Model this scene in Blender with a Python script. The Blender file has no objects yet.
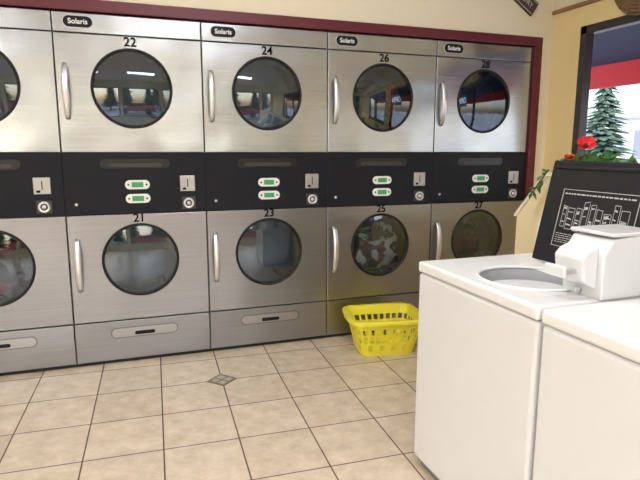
import bpy, bmesh, math, random
from mathutils import Vector, Matrix, noise
random.seed(4)
S=bpy.context.scene
S.view_settings.view_transform='Standard'
COL=S.collection

# ------------------------------------------------------------ materials
MATS={}
def mat(name,color=(.8,.8,.8),rough=.5,metal=0.,bump=0.,bscale=20.,emis=None,estr=0.,var=0.,vscale=8.,coat=0.,stretch=(1,1,1),spec=None):
    if name in MATS: return MATS[name]
    m=bpy.data.materials.new(name); m.use_nodes=True; nt=m.node_tree; N=nt.nodes; L=nt.links
    b=N['Principled BSDF']
    b.inputs['Base Color'].default_value=(*color,1); b.inputs['Roughness'].default_value=rough
    b.inputs['Metallic'].default_value=metal
    if spec is not None: b.inputs['Specular IOR Level'].default_value=spec
    if coat: b.inputs['Coat Weight'].default_value=coat
    if emis: b.inputs['Emission Color'].default_value=(*emis,1); b.inputs['Emission Strength'].default_value=estr
    tc=N.new('ShaderNodeTexCoord'); mp=N.new('ShaderNodeMapping'); mp.inputs['Scale'].default_value=stretch
    L.new(tc.outputs['Object'],mp.inputs[0])
    nz=N.new('ShaderNodeTexNoise'); nz.inputs['Scale'].default_value=vscale; nz.inputs['Detail'].default_value=4
    L.new(mp.outputs[0],nz.inputs['Vector'])
    v=var if var else .02
    mx=N.new('ShaderNodeMix'); mx.data_type='RGBA'
    mx.inputs[6].default_value=(*[max(0,c*(1-v)) for c in color],1); mx.inputs[7].default_value=(*[min(1,c*(1+v)) for c in color],1)
    L.new(nz.outputs[0],mx.inputs[0]); L.new(mx.outputs[2],b.inputs['Base Color'])
    if bump:
        n2=N.new('ShaderNodeTexNoise'); n2.inputs['Scale'].default_value=bscale; n2.inputs['Detail'].default_value=2
        L.new(mp.outputs[0],n2.inputs['Vector'])
        bp=N.new('ShaderNodeBump'); bp.inputs['Strength'].default_value=bump; bp.inputs['Distance'].default_value=.02
        L.new(n2.outputs[0],bp.inputs['Height']); L.new(bp.outputs[0],b.inputs['Normal'])
    MATS[name]=m; return m

def steel_mat(name,color,rough):
    m=bpy.data.materials.new(name); m.use_nodes=True; nt=m.node_tree; N=nt.nodes; L=nt.links
    b=N['Principled BSDF']; b.inputs['Metallic'].default_value=1
    tc=N.new('ShaderNodeTexCoord'); oi=N.new('ShaderNodeObjectInfo')
    add=N.new('ShaderNodeVectorMath'); add.operation='ADD'
    L.new(tc.outputs['Object'],add.inputs[0])
    cx=N.new('ShaderNodeVectorMath'); cx.operation='SCALE'; cx.inputs[0].default_value=(17,5,9); L.new(oi.outputs['Random'],cx.inputs['Scale']); L.new(cx.outputs[0],add.inputs[1])
    mp=N.new('ShaderNodeMapping'); mp.inputs['Scale'].default_value=(2.5,3,260); L.new(add.outputs[0],mp.inputs[0])
    br=N.new('ShaderNodeTexNoise'); br.inputs['Scale'].default_value=1; br.inputs['Detail'].default_value=3; L.new(mp.outputs[0],br.inputs['Vector'])
    cr=N.new('ShaderNodeMix'); cr.data_type='RGBA'
    cr.inputs[6].default_value=(*[c*.82 for c in color],1); cr.inputs[7].default_value=(*[min(1,c*1.18) for c in color],1)
    L.new(br.outputs[0],cr.inputs[0]); L.new(cr.outputs[2],b.inputs['Base Color'])
    rr=N.new('ShaderNodeMapRange'); rr.inputs[3].default_value=rough-.05; rr.inputs[4].default_value=rough+.07
    L.new(br.outputs[0],rr.inputs[0]); L.new(rr.outputs[0],b.inputs['Roughness'])
    wv=N.new('ShaderNodeTexNoise'); wv.inputs['Scale'].default_value=2.4; wv.inputs['Detail'].default_value=1; L.new(add.outputs[0],wv.inputs['Vector'])
    b1=N.new('ShaderNodeBump'); b1.inputs['Strength'].default_value=.5; b1.inputs['Distance'].default_value=.04; L.new(wv.outputs[0],b1.inputs['Height'])
    b2=N.new('ShaderNodeBump'); b2.inputs['Strength'].default_value=.06; b2.inputs['Distance'].default_value=.002; L.new(br.outputs[0],b2.inputs['Height']); L.new(b1.outputs[0],b2.inputs['Normal'])
    L.new(b2.outputs[0],b.inputs['Normal'])
    return m

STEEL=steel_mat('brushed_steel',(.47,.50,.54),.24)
STEEL2=steel_mat('brushed_steel_darkened',(.335,.34,.36),.31)  # same steel, colour darkened to imitate the floor reflected in the lower panels
DRUM=mat('drum_steel',(.34,.38,.43),.5,.3,var=.1)
BLACK=mat('black_panel',(.010,.011,.017),.5,spec=.2)
BLACK2=mat('dark_gap',(.01,.01,.01),.6)
RUB=mat('rubber_gasket',(.012,.014,.016),.45,spec=.3)
CHROME=mat('satin_handle',(.74,.75,.78),.32,.85)
WHITEP=mat('white_bezel',(.8,.82,.8),.4)
LCD=mat('green_lcd',(.04,.28,.10),.3,emis=(.08,.5,.2),estr=.12)
INK=mat('number_ink',(.008,.008,.008),.8,spec=.0)
SILV=mat('coin_plate',(.45,.45,.45),.35,.7)
def glass_mat():
    m=bpy.data.materials.new('tinted_door_glass'); m.use_nodes=True; nt=m.node_tree; N=nt.nodes; L=nt.links
    N.remove(N['Principled BSDF']); out=N['Material Output']
    t=N.new('ShaderNodeBsdfTransparent'); t.inputs[0].default_value=(.50,.57,.63,1)
    g=N.new('ShaderNodeBsdfGlossy'); g.inputs['Roughness'].default_value=.02; g.inputs[0].default_value=(.80,.90,1,1)
    f=N.new('ShaderNodeFresnel'); f.inputs[0].default_value=1.5
    a=N.new('ShaderNodeMath'); a.operation='ADD'; a.inputs[1].default_value=.075; L.new(f.outputs[0],a.inputs[0])
    x=N.new('ShaderNodeMixShader'); L.new(a.outputs[0],x.inputs[0]); L.new(t.outputs[0],x.inputs[1]); L.new(g.outputs[0],x.inputs[2]); L.new(x.outputs[0],out.inputs[0])
    return m
GLASS=glass_mat()
def cloth_mat(name,cols,scale=9):
    m=bpy.data.materials.new(name); m.use_nodes=True; nt=m.node_tree; N=nt.nodes; L=nt.links
    b=N['Principled BSDF']; b.inputs['Roughness'].default_value=.9
    tc=N.new('ShaderNodeTexCoord'); v=N.new('ShaderNodeTexVoronoi'); v.inputs['Scale'].default_value=scale
    nz=N.new('ShaderNodeTexNoise'); nz.inputs['Scale'].default_value=6; mx=N.new('ShaderNodeMix'); mx.data_type='RGBA'; mx.inputs[0].default_value=.12
    L.new(tc.outputs['Object'],nz.inputs['Vector']); L.new(tc.outputs['Object'],mx.inputs[6]); L.new(nz.outputs[1],mx.inputs[7]); L.new(mx.outputs[2],v.inputs['Vector'])
    sp=N.new('ShaderNodeSeparateColor'); L.new(v.outputs['Color'],sp.inputs[0])
    r=N.new('ShaderNodeValToRGB'); r.color_ramp.interpolation='CONSTANT'
    e=r.color_ramp.elements
    while len(e)<len(cols): e.new(.5)
    for i,c in enumerate(cols): e[i].position=i/len(cols); e[i].color=(*c,1)
    L.new(sp.outputs[0],r.inputs[0]); L.new(r.outputs[0],b.inputs['Base Color'])
    return m

# ------------------------------------------------------------ mesh helpers
def finish(bm,name,m,parent=None,smooth=False,loc=None):
    me=bpy.data.meshes.new(name); bmesh.ops.recalc_face_normals(bm,faces=bm.faces[:]); bm.to_mesh(me); bm.free()
    o=bpy.data.objects.new(name,me); COL.objects.link(o)
    for mm in (m if isinstance(m,(list,tuple)) else [m]): me.materials.append(mm)
    if smooth:
        for p in me.polygons: p.use_smooth=True
    if parent: o.parent=parent
    if loc: o.location=loc
    return o
def empty(name,loc=(0,0,0)):
    o=bpy.data.objects.new(name,None); o.empty_display_size=.1; o.location=loc; COL.objects.link(o); return o
def bevel(o,w,seg=2):
    md=o.modifiers.new('b','BEVEL'); md.width=w; md.segments=seg; md.limit_method='ANGLE'; return o
def box(name,x,y,z,m,parent=None,bev=0,seg=2):
    bm=bmesh.new(); vs=[bm.verts.new((a,b,c)) for a in x for b in y for c in z]
    for f in [(0,1,3,2),(4,6,7,5),(0,4,5,1),(2,3,7,6),(0,2,6,4),(1,5,7,3)]: bm.faces.new([vs[i] for i in f])
    o=finish(bm,name,m,parent)
    if bev: bevel(o,bev,seg)
    return o
def prism(name,pts,axis,a,b,m,parent=None,bev=0,seg=2):
    bm=bmesh.new()
    def P(p,t): return {0:(t,p[0],p[1]),1:(p[0],t,p[1]),2:(p[0],p[1],t)}[axis]
    A=[bm.verts.new(P(p,a)) for p in pts]; B=[bm.verts.new(P(p,b)) for p in pts]; n=len(pts)
    bm.faces.new(A); bm.faces.new(B)
    for i in range(n): bm.faces.new([A[i],A[(i+1)%n],B[(i+1)%n],B[i]])
    o=finish(bm,name,m,parent)
    if bev: bevel(o,bev,seg)
    return o
def rrect(cx,cy,w,h,r,n=6):
    pts=[]
    for sx,sy,a0 in ((1,1,0),(-1,1,90),(-1,-1,180),(1,-1,270)):
        for i in range(n+1):
            a=math.radians(a0+90*i/n); pts.append((cx+sx*(w/2-r)+r*math.cos(a),cy+sy*(h/2-r)+r*math.sin(a)))
    return pts
def holeplate(name,a0,a1,b0,b1,ca,cb,r,front,back,m,parent=None,plane='xz',bev=.003,N=72,ra=None):
    ra=ra or r
    bm=bmesh.new(); inner=[];outer=[]
    for i in range(N):
        t=2*math.pi*i/N; c,s=math.cos(t),math.sin(t)
        inner.append((ca+ra*c,cb+r*s))
        k=min(((a1-ca)/c if c>1e-6 else (a0-ca)/c if c<-1e-6 else 1e9),((b1-cb)/s if s>1e-6 else (b0-cb)/s if s<-1e-6 else 1e9))
        outer.append([ca+k*c,cb+k*s])
    for q in ((a0,b0),(a0,b1),(a1,b0),(a1,b1)):
        j=min(range(N),key=lambda i:(outer[i][0]-q[0])**2+(outer[i][1]-q[1])**2); outer[j]=list(q)
    def P(p,t): return (p[0],t,p[1]) if plane=='xz' else (p[0],p[1],t)
    R=[[bm.verts.new(P(p,t)) for p in ring] for ring,t in ((inner,front),(outer,front),(outer,back),(inner,back))]
    for k in range(4):
        A,B=R[k],R[(k+1)%4]
        for i in range(N):
            j=(i+1)%N; bm.faces.new([A[i],A[j],B[j],B[i]])
    o=finish(bm,name,m,parent)
    if bev: md=bevel(o,bev).modifiers[0]; md.angle_limit=math.radians(40)
    return o
def lathe(name,prof,m,parent=None,axis='y',N=64,center=(0,0,0),smooth=True):
    bm=bmesh.new(); rings=[]
    for r,t in prof:
        ring=[]
        for i in range(N):
            a=2*math.pi*i/N
            if r<1e-5 and ring: ring.append(ring[0]); continue
            p=(r*math.cos(a),t,r*math.sin(a)) if axis=='y' else (r*math.cos(a),r*math.sin(a),t) if axis=='z' else (t,r*math.cos(a),r*math.sin(a))
            ring.append(bm.verts.new(Vector(p)+Vector(center)))
        rings.append(ring)
    for A,B in zip(rings,rings[1:]):
        for i in range(N):
            j=(i+1)%N; vs=[]
            for v in (A[i],A[j],B[j],B[i]):
                if v not in vs: vs.append(v)
            if len(vs)>2:
                try: bm.faces.new(vs)
                except ValueError: pass
    return finish(bm,name,m,parent,smooth)
def torus(name,R,r,m,parent,center,axis='y',N=64,n=10):
    return lathe(name,[(R+r*math.cos(2*math.pi*k/n),r*math.sin(2*math.pi*k/n)) for k in range(n+1)],m,parent,axis,N,center)
def text(name,s,size,m,parent,loc,rot=(math.pi/2,0,0),ext=.0006,align='CENTER',bold=0):
    c=bpy.data.curves.new(name,'FONT'); c.body=s; c.size=size; c.extrude=ext; c.align_x=align; c.align_y='CENTER'; c.offset=bold
    t=bpy.data.objects.new(name+'_tmp',c); COL.objects.link(t)
    dg=bpy.context.evaluated_depsgraph_get(); me=bpy.data.meshes.new_from_object(t.evaluated_get(dg))
    bpy.data.objects.remove(t); o=bpy.data.objects.new(name,me); me.materials.clear(); me.materials.append(m); COL.objects.link(o)
    o.parent=parent; o.location=loc; o.rotation_euler=rot; return o
def lump(name,c,rad,m,parent,seed=0,flat=(1,1,1),amp=.35):
    bm=bmesh.new(); bmesh.ops.create_icosphere(bm,subdivisions=5,radius=1)
    for v in bm.verts:
        n=v.co.normalized(); d=1+amp*noise.noise(n*1.7+Vector((seed*7.1,seed,3)))+amp*.7*abs(noise.noise(n*4+Vector((seed,2,seed*3))))+amp*.3*abs(noise.noise(n*9+Vector((seed,5,seed))))
        v.co=Vector((n.x*flat[0],n.y*flat[1],n.z*flat[2]))*rad*d+Vector(c)
    return finish(bm,name,m,parent,True)
def tube(name,pts,rad,m,parent,n=10,flat=1.):
    bm=bmesh.new(); rings=[]
    P=[Vector(p) for p in pts]
    for i,p in enumerate(P):
        t=(P[min(i+1,len(P)-1)]-P[max(i-1,0)]).normalized()
        u=Vector((1,0,0)); 
        if abs(t.dot(u))>.9: u=Vector((0,0,1))
        u=(u-t*u.dot(t)).normalized(); w=t.cross(u); r=rad[i] if isinstance(rad,(list,tuple)) else rad
        rings.append([bm.verts.new(p+u*r*math.cos(2*math.pi*k/n)+w*r*flat*math.sin(2*math.pi*k/n)) for k in range(n)])
    for A,B in zip(rings,rings[1:]):
        for k in range(n): bm.faces.new([A[k],A[(k+1)%n],B[(k+1)%n],B[k]])
    bm.faces.new(rings[0]); bm.faces.new(rings[-1])
    return finish(bm,name,m,parent,True)

# ------------------------------------------------------------ dryers
GARM={
 'dark':cloth_mat('dark_laundry',[(.03,.03,.045),(.08,.08,.11),(.12,.05,.05),(.05,.06,.09)]),
 'red':cloth_mat('red_dark_laundry',[(.04,.04,.05),(.45,.06,.07),(.07,.07,.09),(.03,.03,.04),(.05,.05,.07),(.45,.45,.48)]),
 'maroon':cloth_mat('maroon_laundry',[(.02,.02,.03),(.22,.03,.05),(.03,.03,.05),(.015,.015,.02),(.12,.03,.05)],7),
 'multi':cloth_mat('patterned_laundry',[(.09,.09,.11),(.7,.72,.71),(.2,.24,.21),(.12,.14,.12),(.5,.18,.17),(.16,.18,.24),(.85,.85,.83)],17),
 'blue':cloth_mat('grey_laundry',[(.08,.09,.12),(.3,.05,.06),(.06,.06,.08),(.12,.14,.17)],6),
}
def handle(p,x,z0,z1):
    pts=[];rad=[]
    for i in range(17):
        s=i/16; z=z0+(z1-z0)*s; b=math.sin(math.pi*s)**.6
        pts.append((x,-.004-.042*b,z)); rad.append(.013+.006*b)
    tube('handle',pts,rad,CHROME,p,12,.5)
def oval_plate(name,p,cx,cz,w,h,m,y0,y1,bev=.002):
    return prism(name,rrect(cx,cz,w,h,h*.499,8),1,y0,y1,m,p,bev)
def dryer(x0,up,low,cu=None,cl=None):
    p=empty('stacked_dryer',(x0,0,0)); W=.8; g=.003
    for nm,(a,b) in dict(side_left=(.002,.012),side_right=(.788,.798)).items(): box(nm,(a,b),(.02,.76),(.02,2.045),mat('painted_side',(.3,.3,.3),.5),p)
    box('back',(.002,.798),(.74,.76),(.02,2.045),BLACK2,p); box('top_cover',(.002,.798),(.02,.76),(2.03,2.045),SILV,p)
    box('toe_kick',(0,.8),(.03,.06),(0,.03),BLACK2,p)
    box('sign_strip',(g,W-g),(0,.022),(1.944,2.047),STEEL,p,.003)
    oval_plate('badge',p,.132,2.0,.150,.060,BLACK,-.003,.002)
    oval_plate('badge_rim',p,.132,2.0,.158,.067,mat('badge_rim',(.6,.6,.6),.4,.8),-.002,.002,.001)
    text('badge_text','Solaris',.038,mat('badge_text_white',(.85,.85,.85),.4),p,(.132,-.0038,2.0),bold=.0008)
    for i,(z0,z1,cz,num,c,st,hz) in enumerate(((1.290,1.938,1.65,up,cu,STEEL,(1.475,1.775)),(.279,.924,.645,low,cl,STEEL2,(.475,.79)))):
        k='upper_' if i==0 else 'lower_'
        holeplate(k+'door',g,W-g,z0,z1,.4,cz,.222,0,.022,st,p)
        holeplate(k+'frame',g-.003,W-g+.003,z0-.004,z1+.004,.4,cz,.21,.024,.03,BLACK2,p,bev=0)
        lathe(k+'gasket',[(.224,.004),(.222,-.006),(.216,-.009),(.211,-.006),(.207,.004),(.205,.03),(.222,.03)],RUB,p,center=(.4,0,cz))
        lathe(k+'glass',[(.208,.002),(.15,-.005),(.08,-.010),(.0,-.012)],GLASS,p,center=(.4,0,cz))
        lathe(k+'drum',[(.205,.03),(.215,.05),(.24,.07),(.30,.09),(.30,.45),(.28,.50),(.06,.50),(.0,.50)],DRUM,p,center=(.4,0,cz))
        for a in range(3):
            t=a*2.094+.5+up; 
            b=box(k+'drum_baffle_%d'%a,(-.02,.02),(.1,.45),(-.30,-.24),DRUM,p,.01); b.location=(.4,0,cz); b.rotation_euler=(0,t,0)
        text(k+'number',str(num),.070,INK,p,(.4,-.0015,1.906 if i==0 else .900),ext=.001,bold=.0013)
        handle(p,.05,*hz)
        if c:
            lump(k+'laundry',(.38,.20,cz-.08),.17,GARM[c],p,seed=num,flat=(1.2,.75,.95))
            lump(k+'laundry_b',(.48,.15,cz-.0),.10,GARM[c],p,seed=num+3,flat=(1.0,.6,1.2))
    box('control_band',(0,W),(-.002,.022),(.927,1.287),BLACK,p,.003)
    oval_plate('band_recess',p,.395,1.222,.39,.055,mat('recess_black',(.004,.004,.005),.3),-.0035,0)
    oval_plate('band_recess_lip',p,.395,1.214,.30,.022,mat('recess_lip',(.03,.03,.035),.4),-.006,-.002,.002)
    for j,z in enumerate((1.10,1.018)):
        oval_plate('display_bezel_%d'%j,p,.40,z,.140,.054,WHITEP,-.010,0)
        box('display_lcd_%d'%j,(.367,.433),(-.012,-.009),(z-.015,z+.015),LCD,p,.001)
        for q in (.349,.451): lathe('display_key_%d'%j,[(.006,0),(.006,-.012),(0,-.013)],mat('key_green',(.03,.08,.04),.4),p,center=(q,0,z),N=16)
    box('coin_acceptor',(.645,.735),(-.012,0),(1.055,1.150),SILV,p,.004)
    box('coin_slot',(.688,.693),(-.0135,-.01),(1.08,1.13),INK,p); box('coin_return',(.66,.68),(-.0135,-.01),(1.065,1.078),INK,p)
    box('lock_plate',(.652,.735),(-.006,0),(.945,1.02),mat('lock_plate',(.06,.06,.06),.4,.5),p,.004)
    lathe('lock_ring',[(.032,-.004),(.032,-.016),(.024,-.020),(.02,-.014),(.012,-.014),(.012,-.022),(0,-.023)],CHROME,p,center=(.693,0,.983),N=32)
    lathe('lock_core',[(.019,-.0145),(.013,-.0146)],BLACK2,p,center=(.693,0,.983),N=32)
    lathe('lock_small',[(.009,0),(.009,-.006),(0,-.007)],CHROME,p,center=(.06,0,.99),N=16)
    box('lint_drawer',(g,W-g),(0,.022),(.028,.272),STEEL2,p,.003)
    oval_plate('drawer_recess_rim',p,.40,.197,.40,.068,mat('drawer_rim',(.22,.21,.21),.4,.7),-.002,.001,.001)
    oval_plate('drawer_recess',p,.40,.197,.385,.054,mat('drawer_recess',(.42,.42,.43),.3,.9),-.0032,-.001,.001)
    oval_plate('drawer_pull',p,.40,.190,.12,.022,BLACK,-.006,-.002,.001)
    return p
dryer(-1.6,18,17); dryer(-.8,20,19,None,'red')
dryer(0,22,21); dryer(.8,24,23); dryer(1.6,26,25,'blue','multi'); dryer(2.4,28,27,'dark','maroon')

# ------------------------------------------------------------ room shell
XR=3.37; XL=-3.0; YF=-7.0; ZC=2.9
CREAM=mat('cream_paint',(.84,.77,.60),.7,bump=.03,bscale=60)
YEL=mat('golden_paint',(.90,.73,.38),.7,bump=.03,bscale=60)
CEIL=mat('ceiling_paint',(.86,.86,.85),.8)
MAR=mat('maroon_trim',(.12,.012,.025),.4,var=.08)
def floor_mat():
    m=bpy.data.materials.new('beige_floor_tile'); m.use_nodes=True; nt=m.node_tree; N=nt.nodes; L=nt.links; b=N['Principled BSDF']
    tc=N.new('ShaderNodeTexCoord'); br=N.new('ShaderNodeTexBrick'); br.offset=0; br.squash=1
    for k,v in {'Scale':1,'Brick Width':.3335,'Row Height':.3335,'Mortar Size':.0036,'Mortar Smooth':.15,'Bias':0}.items(): br.inputs[k].default_value=v
    br.inputs['Color1'].default_value=(.68,.575,.45,1); br.inputs['Color2'].default_value=(.76,.65,.515,1); br.inputs['Mortar'].default_value=(.13,.09,.07,1)
    L.new(tc.outputs['Object'],br.inputs['Vector'])
    nz=N.new('ShaderNodeTexNoise'); nz.inputs['Scale'].default_value=11; nz.inputs['Detail'].default_value=8; nz.inputs['Roughness'].default_value=.7; L.new(tc.outputs['Object'],nz.inputs['Vector'])
    r=N.new('ShaderNodeValToRGB'); r.color_ramp.elements[0].position=.3; r.color_ramp.elements[0].color=(.78,.74,.69,1); r.color_ramp.elements[1].position=.68; r.color_ramp.elements[1].color=(1.06,1.06,1.06,1)
    L.new(nz.outputs[0],r.inputs[0])
    mx=N.new('ShaderNodeMix'); mx.data_type='RGBA'; mx.blend_type='MULTIPLY'; mx.inputs[0].default_value=1
    L.new(br.outputs['Color'],mx.inputs[6]); L.new(r.outputs[0],mx.inputs[7]); L.new(mx.outputs[2],b.inputs['Base Color'])
    rr=N.new('ShaderNodeMapRange'); rr.inputs[3].default_value=.27; rr.inputs[4].default_value=.8; L.new(br.outputs['Fac'],rr.inputs[0]); L.new(rr.outputs[0],b.inputs['Roughness'])
    bp=N.new('ShaderNodeBump'); bp.inputs['Strength'].default_value=.4; bp.inputs['Distance'].default_value=.003; bp.invert=True; L.new(br.outputs['Fac'],bp.inputs['Height']); L.new(bp.outputs[0],b.inputs['Normal'])
    return m
def floor():
    o=box('floor',(0,1),(0,1),(0,1),floor_mat())
    rot=-.045; org=Vector((.797,-.447,0)); o.location=org; o.rotation_euler=(0,0,rot)
    M=Matrix.Translation(org)@Matrix.Rotation(rot,4,'Z'); Mi=M.inverted()
    for v in o.data.vertices:
        w=Vector((XL-.1 if v.co.x<.5 else XR+.1, YF-.1 if v.co.y<.5 else .9, -.08 if v.co.z<.5 else 0)); v.co=Mi@w
floor()
a=prism('accent_floor_tile',[(.088,0),(0,.088),(-.088,0),(0,-.088)],2,0,.002,mat('accent_dark',(.20,.18,.14),.5,var=.2,vscale=60))
a.location=(.797,-.447,0); a.rotation_euler=(0,0,-.045)
MI=mat('accent_light',(.42,.38,.29),.5,var=.3,vscale=80)
for i,(dx,dy) in enumerate(((.036,0),(-.036,0),(0,.036),(0,-.036))):
    prism('mosaic_%d'%i,[(dx+.028,dy),(dx,dy+.028),(dx-.028,dy),(dx,dy-.028)],2,.002,.003,MI,a)

box('wall_back',(XL,XR+.1),(.8,.9),(0,ZC),CREAM)
box('wall_soffit',(XL,XR),(0,.1),(2.12,ZC),CREAM)
box('wall_return',(3.27,XR),(0,.1),(0,2.12),CREAM)
box('wall_left',(XL-.1,XL),(YF,.9),(0,ZC),CREAM)
box('ceiling',(XL-.1,XR+.1),(YF-.1,.9),(ZC,ZC+.1),CEIL)
box('wall_closet',(XL,-1.66),(0,.1),(0,2.12),CREAM)
box('trim_1',(-1.66,3.27),(-.022,.03),(2.055,2.118),MAR,None,.004)
box('trim_2',(3.205,3.27),(-.022,.03),(0,2.055),MAR,None,.004)
box('trim_3',(-1.66,-1.603),(-.022,.03),(0,2.055),MAR,None,.004)
WY0,WY1=-.27,-2.3; WZ0,WZ1=1.02,2.15
box('wall_right',(XR,XR+.1),(WY0,.8),(0,ZC),YEL)
box('wall_right_low',(XR,XR+.1),(YF,WY0),(0,WZ0),YEL)
box('wall_right_high',(XR,XR+.1),(YF,WY0),(WZ1,ZC),YEL)
box('wall_right_mid',(XR,XR+.1),(YF,-4.9),(WZ0,WZ1),YEL)
box('wall_right_pier',(XR,XR+.1),(-2.7,WY1),(WZ0,WZ1),YEL)
box('wall_right_upper_paint',(XR-.006,XR),(YF,0),(2.31,ZC),CREAM)
box('trim_4',(XR-.02,XR),(YF,0),(2.285,2.31),mat('brown_trim',(.30,.17,.08),.5),None,.003)
FR=mat('dark_window_frame',(.035,.028,.026),.4)
def window(name,y0,y1,z0,z1,mull):
    p=empty(name,(XR,0,0)); w=.055
    box('frame_top',(0,.07),(y1,y0),(z1-w,z1),FR,p,.004); box('frame_bottom',(0,.07),(y1,y0),(z0,z0+w),FR,p,.004)
    box('frame_left',(0,.07),(y0-w,y0),(z0,z1),FR,p,.004); box('frame_right',(0,.07),(y1,y1+w),(z0,z1),FR,p,.004)
    for i,y in enumerate(mull): box('mullion_%d'%i,(.01,.06),(y-.02,y+.02),(z0,z1),FR,p,.004)
    box('inner_stop',(-.012,0),(y1-.03,y0+.03),(z0-.03,z0),FR,p,.004)
window('window_1',WY0,WY1,WZ0,WZ1,(-1.3,))
window('window_2',-2.7,-4.9,WZ0,WZ1,(-3.8,))
p=empty('window_sign',(XR-.04,-1.86,1.80))
box('panel',(-.01,.01),(-.27,.27),(-.14,.14),mat('sign_blue',(.02,.10,.25),.4,emis=(.03,.15,.4),estr=.6),p,.004)
text('lettering','OPEN',.19,mat('sign_white_lit',(.9,.9,.9),.4,emis=(.8,.95,1),estr=3),p,(-.012,0,0),rot=(math.pi/2,0,-math.pi/2),bold=.004)
box('wall_front_low',(XL,XR),(YF-.1,YF),(0,.5),CREAM); box('wall_front_high',(XL,XR),(YF-.1,YF),(2.4,ZC),CREAM)
for i,(a,b) in enumerate(((XL,-2.7),(-.35,-.15),(2.3,2.5),(3.2,XR))): box('wall_front_pier_%d'%i,(a,b),(YF-.1,YF),(.5,2.4),CREAM)
p=empty('window_3',(0,YF,0))
for i,(a,b) in enumerate(((-2.7,-.35),(-.15,2.3),(2.5,3.2))):
    box('frame_top_%d'%i,(a,b),(-.08,-.02),(2.34,2.4),FR,p); box('frame_bottom_%d'%i,(a,b),(-.08,-.02),(.5,.56),FR,p)
    box('frame_l_%d'%i,(a,a+.05),(-.08,-.02),(.5,2.4),FR,p); box('frame_r_%d'%i,(b-.05,b),(-.08,-.02),(.5,2.4),FR,p)
LE=mat('added_light_diffuser',(1,1,1),.5,emis=(.98,.985,.99),estr=24)
for (x,y) in ((-1.6,-1.8),(.9,-1.8),(-1.6,-4.6),(.9,-4.6)):  # unseen fixtures, added to brighten the room
    p=empty('added_ceiling_light',(x,y,ZC)); box('housing',(-.62,.62),(-.17,.17),(-.07,0),mat('fixture_white',(.8,.8,.8),.5),p,.005)
    box('diffuser',(-.6,.6),(-.15,.15),(-.085,-.07),LE,p)

TAN=mat('tan_half_wall',(.84,.70,.44),.6,bump=.02,bscale=50)
prism('half_wall',[(-1.21,0),(-1.21,.99),(-1.40,1.19),(-6,1.19),(-6,0)],0,2.16,2.36,TAN)
CAPM=mat('half_wall_cap',(.86,.79,.62),.5)
prism('trim_5',[(-1.20,.985),(-1.20,.998),(-1.395,1.207),(-6,1.207),(-6,1.191),(-1.399,1.191),(-1.209,.985)],0,2.15,2.37,CAPM,None,.002)

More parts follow.
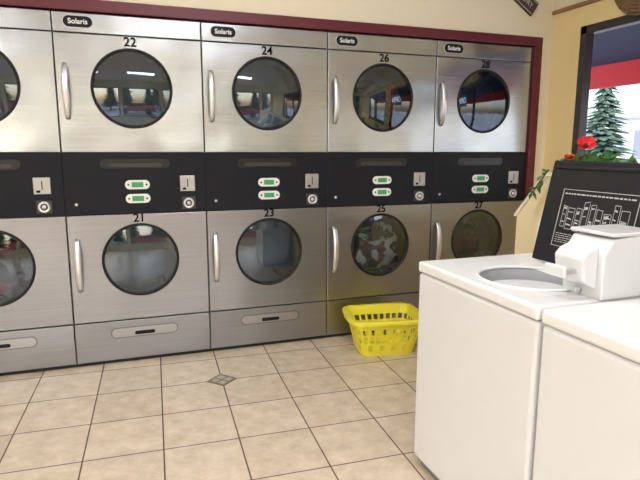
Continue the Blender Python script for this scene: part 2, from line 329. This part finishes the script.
# ------------------------------------------------------------ washers
ENA=mat('white_enamel',(.81,.82,.85),.28,coat=.3)
ENA2=mat('white_enamel_lit',(.88,.88,.90),.3,coat=.2)  # same enamel, colour lightened as if lit by window daylight
LIDB=mat('lid_underside_black',(.016,.016,.018),.5,spec=.3)
PRT=mat('lid_print',(.55,.55,.55),.6)
TUB=mat('tub_steel',(.25,.25,.27),.4,.7)
def washer(y0):
    p=empty('top_load_washer',(1.42,y0,0)); D=.66; Wd=.675
    b=box('cabinet',(0,D),(-Wd,0),(.045,.83),ENA,p,.014,3)
    box('toe_base',(.03,D-.02),(-Wd+.02,-.02),(0,.05),mat('toe_grey',(.25,.25,.25),.6),p)
    holeplate('deck',-.004,D,-Wd-.001,.001,.225,-.375,.185,.876,.833,ENA2,p,plane='xy',bev=.010,ra=.165)
    t=lathe('tub_funnel',[(.178,.872),(.168,.862),(.160,.84),(.156,.81)],mat('funnel_plastic',(.33,.34,.35),.4),p,'z',center=(.225,-.375,0)); 
    lathe('tub',[(.156,.81),(.2,.80),(.2,.45),(0,.45)],TUB,p,'z',center=(.225,-.375,0))
    lathe('agitator',[(.14,.45),(.07,.5),(.045,.6),(.04,.70),(.03,.72),(0,.725)],mat('agitator_grey',(.4,.4,.42),.5),p,'z',center=(.225,-.375,0),N=24)
    torus('opening_rim',.176,.005,ENA2,p,(.225,-.375,.876),'z')
    prism('console',[(.54,.872),(.56,1.02),(.60,1.05),(.655,1.05),(.655,.872)],1,-Wd+.01,-.01,ENA,p,.01)
    l=empty('lid_hinge',(.432,0,.885)); l.parent=p; l.rotation_euler=(0,math.radians(12),0)
    box('lid_shell',(0,.022),(-.635,-.138),(0,.395),ENA2,l,.008,3)
    box('lid_underside',(-.006,.002),(-.634,-.139),(.002,.394),LIDB,l,.004)
    box('lid_lip',(-.012,-.004),(-.61,-.157),(.362,.374),LIDB,l,.003)
    y1,y2,z1,z2=-.225,-.56,.070,.285; X=(-.0075,-.006)
    for nm,yy,zz in (('a',(y2,y1),(z1,z1+.002)),('b',(y2,y1),(z2,z2+.002)),('c',(y1-.002,y1),(z1,z2)),('d',(y2,y2+.002),(z1,z2))): box('print_border_'+nm,X,yy,zz,PRT,l)
    bm=bmesh.new(); rnd=random.Random(5)
    def q(ya,yb,za,zb,t=0):
        vs=[bm.verts.new((-.0078,a_,b_)) for a_,b_ in ((ya,za),(yb,za+t),(yb,zb+t),(ya,zb))]; bm.faces.new(vs)
    z=.118
    while z>.078:
        y=y1-.012
        while y>y2+.025:
            w=rnd.uniform(.005,.02); q(y,y-w,z,z+.0022); y-=w+.004
        z-=.008
    y=y1-.012
    while y>y2+.03:
        w=rnd.uniform(.008,.02); q(y,y-w,.268,.273); y-=w+.004
    y=y1-.02
    while y>y2+.045:
        w=rnd.uniform(.018,.036); h=rnd.uniform(.055,.105); b0=.135+rnd.uniform(0,.012)
        q(y,y-w,b0,b0+.0022); q(y,y-w,b0+h,b0+h+.0022,rnd.uniform(-.006,.006)); q(y,y-.0018,b0,b0+h); q(y-w,y-w-.0018,b0,b0+h)
        for i in range(rnd.randint(2,5)):
            zz=b0+h*rnd.uniform(.12,.85); q(y-.003,y-w*rnd.uniform(.5,.9),zz,zz+rnd.uniform(.002,.007),rnd.uniform(-.004,.004))
        y-=w+rnd.uniform(.004,.010)
    finish(bm,'lid_print',PRT,l)
    prism('coin_box',[(.215,.875),(.215,1.01),(.245,1.055),(.42,1.070),(.42,.875)],1,-.685,-.53,ENA,p,.006,3)
    box('coin_box_top_lip',(.235,.425),(-.69,-.525),(1.063,1.075),ENA,p,.005)
    prism('coin_chute',[(.215,.905),(.165,.93),(.155,1.0),(.175,1.02),(.215,1.035)],1,-.665,-.55,ENA,p,.007,3)
    box('coin_slide',(.115,.165),(-.64,-.575),(.950,.967),mat('coin_slide_grey',(.55,.55,.55),.35,.5),p,.004)
    box('coin_slide_end',(.105,.12),(-.645,-.57),(.943,.977),ENA,p,.004)
    lathe('coin_box_lock',[(.012,-.004),(.012,0),(0,.0)],CHROME,p,'x',N=20,center=(.212,-.60,.89))
    return p
washer(-1.555); washer(-2.245)

# ------------------------------------------------------------ laundry basket
def basket():
    p=empty('laundry_basket',(1.898,-.285,0)); p.rotation_euler=(0,0,math.radians(-9))
    Y=mat('yellow_plastic',(.90,.80,.05),.4,coat=.2)
    H=.24
    def loop(w,d,r,z):
        base=rrect(0,0,w,d,r,8); pts=[];L=0;seg=[]
        for i in range(len(base)):
            a_=Vector(base[i]);b_=Vector(base[(i+1)%len(base)]);seg.append((L,a_,b_));L+=(b_-a_).length
        K=96
        for k in range(K):
            s=L*k/K
            for j,(l0,a_,b_) in enumerate(seg):
                l1=l0+(b_-a_).length
                if l0<=s<=l1+1e-9 and l1>l0: pts.append(a_.lerp(b_,(s-l0)/(l1-l0))); break
        return [(q.x,q.y,z) for q in pts]
    zs=[0,.012,.035,.075,.09,.135,.150,.185,.200,H]
    bm=bmesh.new(); rings=[]
    for z in zs:
        s=z/H; rings.append([bm.verts.new(c) for c in loop(.35+.10*s,.26+.10*s,.055,z)])
    for li,(A,B) in enumerate(zip(rings,rings[1:])):
        K=len(A)
        for i in range(K):
            if li==2 and i%6<2: continue
            if li in (4,6) and i%3!=0: continue
            j=(i+1)%K; bm.faces.new([A[i],A[j],B[j],B[i]])
    c=[bm.verts.new((0,0,.0))]
    for i in range(len(rings[0])): bm.faces.new([rings[0][i],rings[0][(i+1)%len(rings[0])],c[0]])
    o=finish(bm,'tub_body',Y,p); md=o.modifiers.new('s','SOLIDIFY'); md.thickness=.004; md.offset=0
    bm=bmesh.new(); prof=[(0,0),(.0,.006),(.020,.006),(.024,0),(.024,-.018)]
    rr=[]
    for dx,dz in prof: rr.append([bm.verts.new(c_) for c_ in loop(.45+2*dx,.36+2*dx,.055+dx,H+dz)])
    for A,B in zip(rr,rr[1:]):
        for i in range(len(A)): j=(i+1)%len(A); bm.faces.new([A[i],A[j],B[j],B[i]])
    o=finish(bm,'rim',Y,p); md=o.modifiers.new('s','SOLIDIFY'); md.thickness=.004; md.offset=0
    for sx in (-1,1):
        box('handle_%d'%(sx+1),(sx*.245-.012,sx*.245+.012),(-.07,.07),(H-.03,H+.004),Y,p,.006)
basket()

# ------------------------------------------------------------ flowers on half wall
def flowers():
    G=mat('leaf_green',(.06,.17,.04),.6,var=.4,vscale=30); Rd=mat('poppy_red',(.80,.03,.03),.5); Dk=mat('poppy_centre',(.02,.02,.02),.6)
    rnd=random.Random(3)
    def leaf(p,c,dirv,l,w,drop=.25):
        d=Vector(dirv).normalized(); up=Vector((rnd.uniform(-.4,.4),rnd.uniform(-.4,.4),1)).normalized(); s=d.cross(up).normalized(); c=Vector(c)
        bm=bmesh.new(); ks=[0,.25,.5,.75,1]; ws=[.05,.75,1,.6,.02]; prev=None
        for k,ww in zip(ks,ws):
            o=c+d*l*k-Vector((0,0,1))*l*drop*k*k; a_=bm.verts.new(o+s*w*ww/2+up*w*.15*ww); m_=bm.verts.new(o); b_=bm.verts.new(o-s*w*ww/2+up*w*.15*ww)
            if prev: bm.faces.new([prev[0],prev[1],m_,a_]); bm.faces.new([prev[1],prev[2],b_,m_])
            prev=(a_,m_,b_)
        finish(bm,'leaf',G,p,True)
    def poppy(p,c,r,tilt):
        M=Matrix.Rotation(tilt,4,Vector((.75,-.6,0)))
        for k in range(6):
            a=k*2*math.pi/6+rnd.random()*.3; bm=bmesh.new(); g=[]
            for i in range(6):
                row=[]
                for j in range(7):
                    u=i/5; v=(j/6-.5)*2
                    rr=r*u*(1-.18*abs(v)**3); ang=a+v*.75
                    q=Vector((rr*math.cos(ang),rr*math.sin(ang),r*.75*u*u-.003*(k%2)+.003*math.sin(6*v+k)))
                    row.append(bm.verts.new(Vector(c)+M@q))
                g.append(row)
            for i in range(5):
                for j in range(6): bm.faces.new([g[i][j],g[i+1][j],g[i+1][j+1],g[i][j+1]])
            finish(bm,'petal',Rd,p,True)
        q=Vector(c)+M@Vector((0,0,.008)); lump('poppy_centre',q,.008,Dk,p,1)
    p=empty('artificial_poppies',(2.25,-1.50,1.208))
    stem=[(-.03,.08,.006),(0,0,.03),(.02,-.1,.03),(.0,-.25,.010),(.03,-.4,.006)]
    tube('vine',stem,.003,G,p,6)
    for c,r,tl in (((.0,-.02,.118),.038,.9),((-.03,.035,.06),.024,.5)):
        tube('stem',[(c[0],c[1]+.03,.006),(c[0]+.005,c[1]+.01,c[2]*.5),c],.002,G,p,6); poppy(p,c,r,tl)
    for i in range(80):
        k=rnd.random()**1.4*(len(stem)-1.01); j=int(k); s=Vector(stem[j]).lerp(Vector(stem[j+1]),k-j)
        leaf(p,s+Vector((0,0,.015)),(rnd.uniform(-1,1),rnd.uniform(-1,1),rnd.uniform(.4,1.5)),rnd.uniform(.04,.08),rnd.uniform(.020,.036),.15)
    v=empty('trailing_vine',(2.11,-1.36,1.06))
    st=[(0,-.10,.165),(.005,-.06,.12),(0,-.03,.08),(.0,.0,.05)]
    tube('vine',st,.003,G,v,6)
    for i in range(24):
        k=rnd.random()*(len(st)-1.01); j=int(k); s=Vector(st[j]).lerp(Vector(st[j+1]),k-j)
        leaf(v,s,(rnd.uniform(-1,.3),rnd.uniform(-1,1),rnd.uniform(-.8,.6)),rnd.uniform(.025,.04),rnd.uniform(.015,.024))
flowers()

# ------------------------------------------------------------ wall sign + wicker
p=empty('wall_sign',(3.06,-.006,2.385)); p.rotation_euler=(0,math.radians(33),0)
box('board',(-.15,.15),(-.012,.004),(-.055,.055),mat('sign_brown',(.07,.055,.05),.5),p,.003)
SC=mat('sign_cream',(.6,.55,.45),.6)
box('border_top',(-.14,.14),(-.014,-.011),(.042,.046),SC,p); box('border_bottom',(-.14,.14),(-.014,-.011),(-.046,-.042),SC,p)
text('lettering','LAUNDRY',.05,SC,p,(0,-.0145,0))
p=empty('wicker_basket',(XR-.022,-.77,2.35)); WK=mat('wicker',(.22,.14,.08),.8,var=.5,vscale=60)
for i in range(11): torus('weave_%d'%i,.02+i*.02,.0105,WK,p,(-.03+.03*(i/10)**2,0,0),'x',48,8)
for k in range(16):
    a=k*math.pi/8; tube('spoke',[(-.042,.01*math.cos(a),.01*math.sin(a)),(-.03,.12*math.cos(a),.12*math.sin(a)),(-.012,.225*math.cos(a),.225*math.sin(a))],.005,WK,p,6)

# ------------------------------------------------------------ outdoors
SN=mat('pale_pavement',(.45,.46,.49),.9,var=.25,vscale=.3)
box('ground_outside',(-40,60),(-50,60),(-.35,-.1),SN)
p=empty('storefront_awning',(0,0,0))
prism('canopy',[(XR+.1,2.5),(4.45,2.06),(4.45,2.10),(XR+.1,2.56)],1,-6.9,3.5,mat('canopy_dark',(.035,.05,.10),.6),p)
box('fascia',(4.45,4.49),(-6.9,3.5),(1.86,2.06),mat('awning_red_glow',(.72,.02,.03),.5,emis=(.6,.02,.03),estr=.15),p)  # fascia is no lamp; a faint glow is added to its red
for i,y in enumerate((-6.8,3.4)): box('post_%d'%i,(4.4,4.48),(y-.04,y+.04),(-.1,2.05),FR,p)
def spruce(x,y,h,r,col=(.06,.11,.085),nm='spruce_green_hazed'):  # default green is lightened towards grey to imitate daylight haze
    p=empty('spruce_tree',(x,y,-.1)); G=mat(nm,col,.9,var=.5,vscale=6)
    lathe('trunk',[(.09*h/4,0),(.05*h/4,h*.3),(0,h*.9)],mat('bark',(.09,.06,.04),.9),p,'z',N=10)
    bm=bmesh.new(); rnd=random.Random(int(x*7+y)); L=30
    for k in range(L):
        s=k/L; z=h*(.08+.90*s); rr=r*(1-s)**.85+.04
        nb=16
        for j in range(nb):
            a=2*math.pi*(j+rnd.random()*.9)/nb; q=rr*rnd.uniform(.5,1.2); w=rr*.13+.03
            t=Vector((math.cos(a),math.sin(a),0)); sd=Vector((-t.y,t.x,0)); dz=h*rnd.uniform(-.015,.015)
            o=Vector((0,0,z+h*.03+dz)); v0=bm.verts.new(o); v1=bm.verts.new(o+t*q*.6+sd*w-Vector((0,0,h*.02))); v2=bm.verts.new(o+t*q-Vector((0,0,h*.035))); v3=bm.verts.new(o+t*q*.6-sd*w-Vector((0,0,h*.02)))
            v4=bm.verts.new(o+t*q*.6-Vector((0,0,h*.005)))
            bm.faces.new([v0,v1,v4]); bm.faces.new([v1,v2,v4]); bm.faces.new([v2,v3,v4]); bm.faces.new([v3,v0,v4])
    finish(bm,'boughs',G,p)
spruce(21.1,16.4,5.4,1.6); spruce(33,19.2,4.6,1.7)
for q in ((-3,-19,6,1.7),(-.5,-22,7,2),(3.5,-20,5,1.6),(6,-24,8,2.2)): spruce(*q,(.06,.16,.05),'garden_green')
p=empty('distant_building',(0,0,0)); box('block',(34,38),(22,60),(-.1,3.4),mat('building_grey',(.62,.63,.67),.8),p); box('roof_edge',(33.8,38.2),(21.8,60.2),(3.4,3.6),mat('roof_edge_grey',(.3,.3,.32),.7),p)
for i in range(8): box('glazing_%d'%i,(33.97,34.0),(23+i*4.5,26+i*4.5),(.6,2.6),mat('building_glass',(.22,.24,.28),.2),p)
p=empty('parked_car',(1.0,-13.5,-.1)); RC=mat('car_paint_red',(.5,.03,.03),.25,coat=.8)
prism('body',[(-2.1,.35),(-2.15,.7),(-1.9,.85),(-1.1,.95),(-.6,1.4),(.9,1.42),(1.5,1.0),(2.1,.9),(2.2,.6),(2.15,.35)],1,-.85,.85,RC,p,.08,3)
for i,(x,y) in enumerate(((-1.35,.8),(1.35,.8),(-1.35,-.8),(1.35,-.8))): lathe('wheel_%d'%i,[(0,-.1),(.2,-.1),(.33,-.09),(.33,.09),(.2,.1),(0,.1)],RUB,p,'y',N=24,center=(x,y,.33))
box('side_glass',(-.75,1.0),(-.86,.86),(1.0,1.32),BLACK,p,.03)

# ------------------------------------------------------------ world, sun
w=bpy.data.worlds.new('World'); S.world=w; w.use_nodes=True; nt=w.node_tree
sk=nt.nodes.new('ShaderNodeTexSky'); sk.sky_type='NISHITA'; sk.sun_disc=False; sk.sun_elevation=math.radians(40); sk.sun_rotation=math.radians(200); sk.air_density=1; sk.dust_density=3
nt.links.new(sk.outputs[0],nt.nodes['Background'].inputs[0]); nt.nodes['Background'].inputs[1].default_value=.62
sun=bpy.data.lights.new('sun','SUN'); sun.energy=3.2; sun.angle=.02; so=bpy.data.objects.new('sun',sun); so.rotation_euler=(math.radians(52),0,math.radians(250)); COL.objects.link(so)

# ------------------------------------------------------------ camera
cx,cy,cz,yaw,pitch,roll,f=.3426,-3.4304,1.3167,.3384,.1667,.0025,546.5834
fw=Vector((math.sin(yaw)*math.cos(pitch),math.cos(yaw)*math.cos(pitch),-math.sin(pitch))); rt=Vector((math.cos(yaw),-math.sin(yaw),0)); up=rt.cross(fw)
r2=rt*math.cos(roll)+up*math.sin(roll); u2=-rt*math.sin(roll)+up*math.cos(roll)
cd=bpy.data.cameras.new('camera'); cd.sensor_width=36; cd.lens=f*36/640; cd.clip_start=.05; cd.clip_end=300
co=bpy.data.objects.new('camera',cd); COL.objects.link(co)
co.matrix_world=Matrix(((r2.x,u2.x,-fw.x,cx),(r2.y,u2.y,-fw.y,cy),(r2.z,u2.z,-fw.z,cz),(0,0,0,1)))
S.camera=co
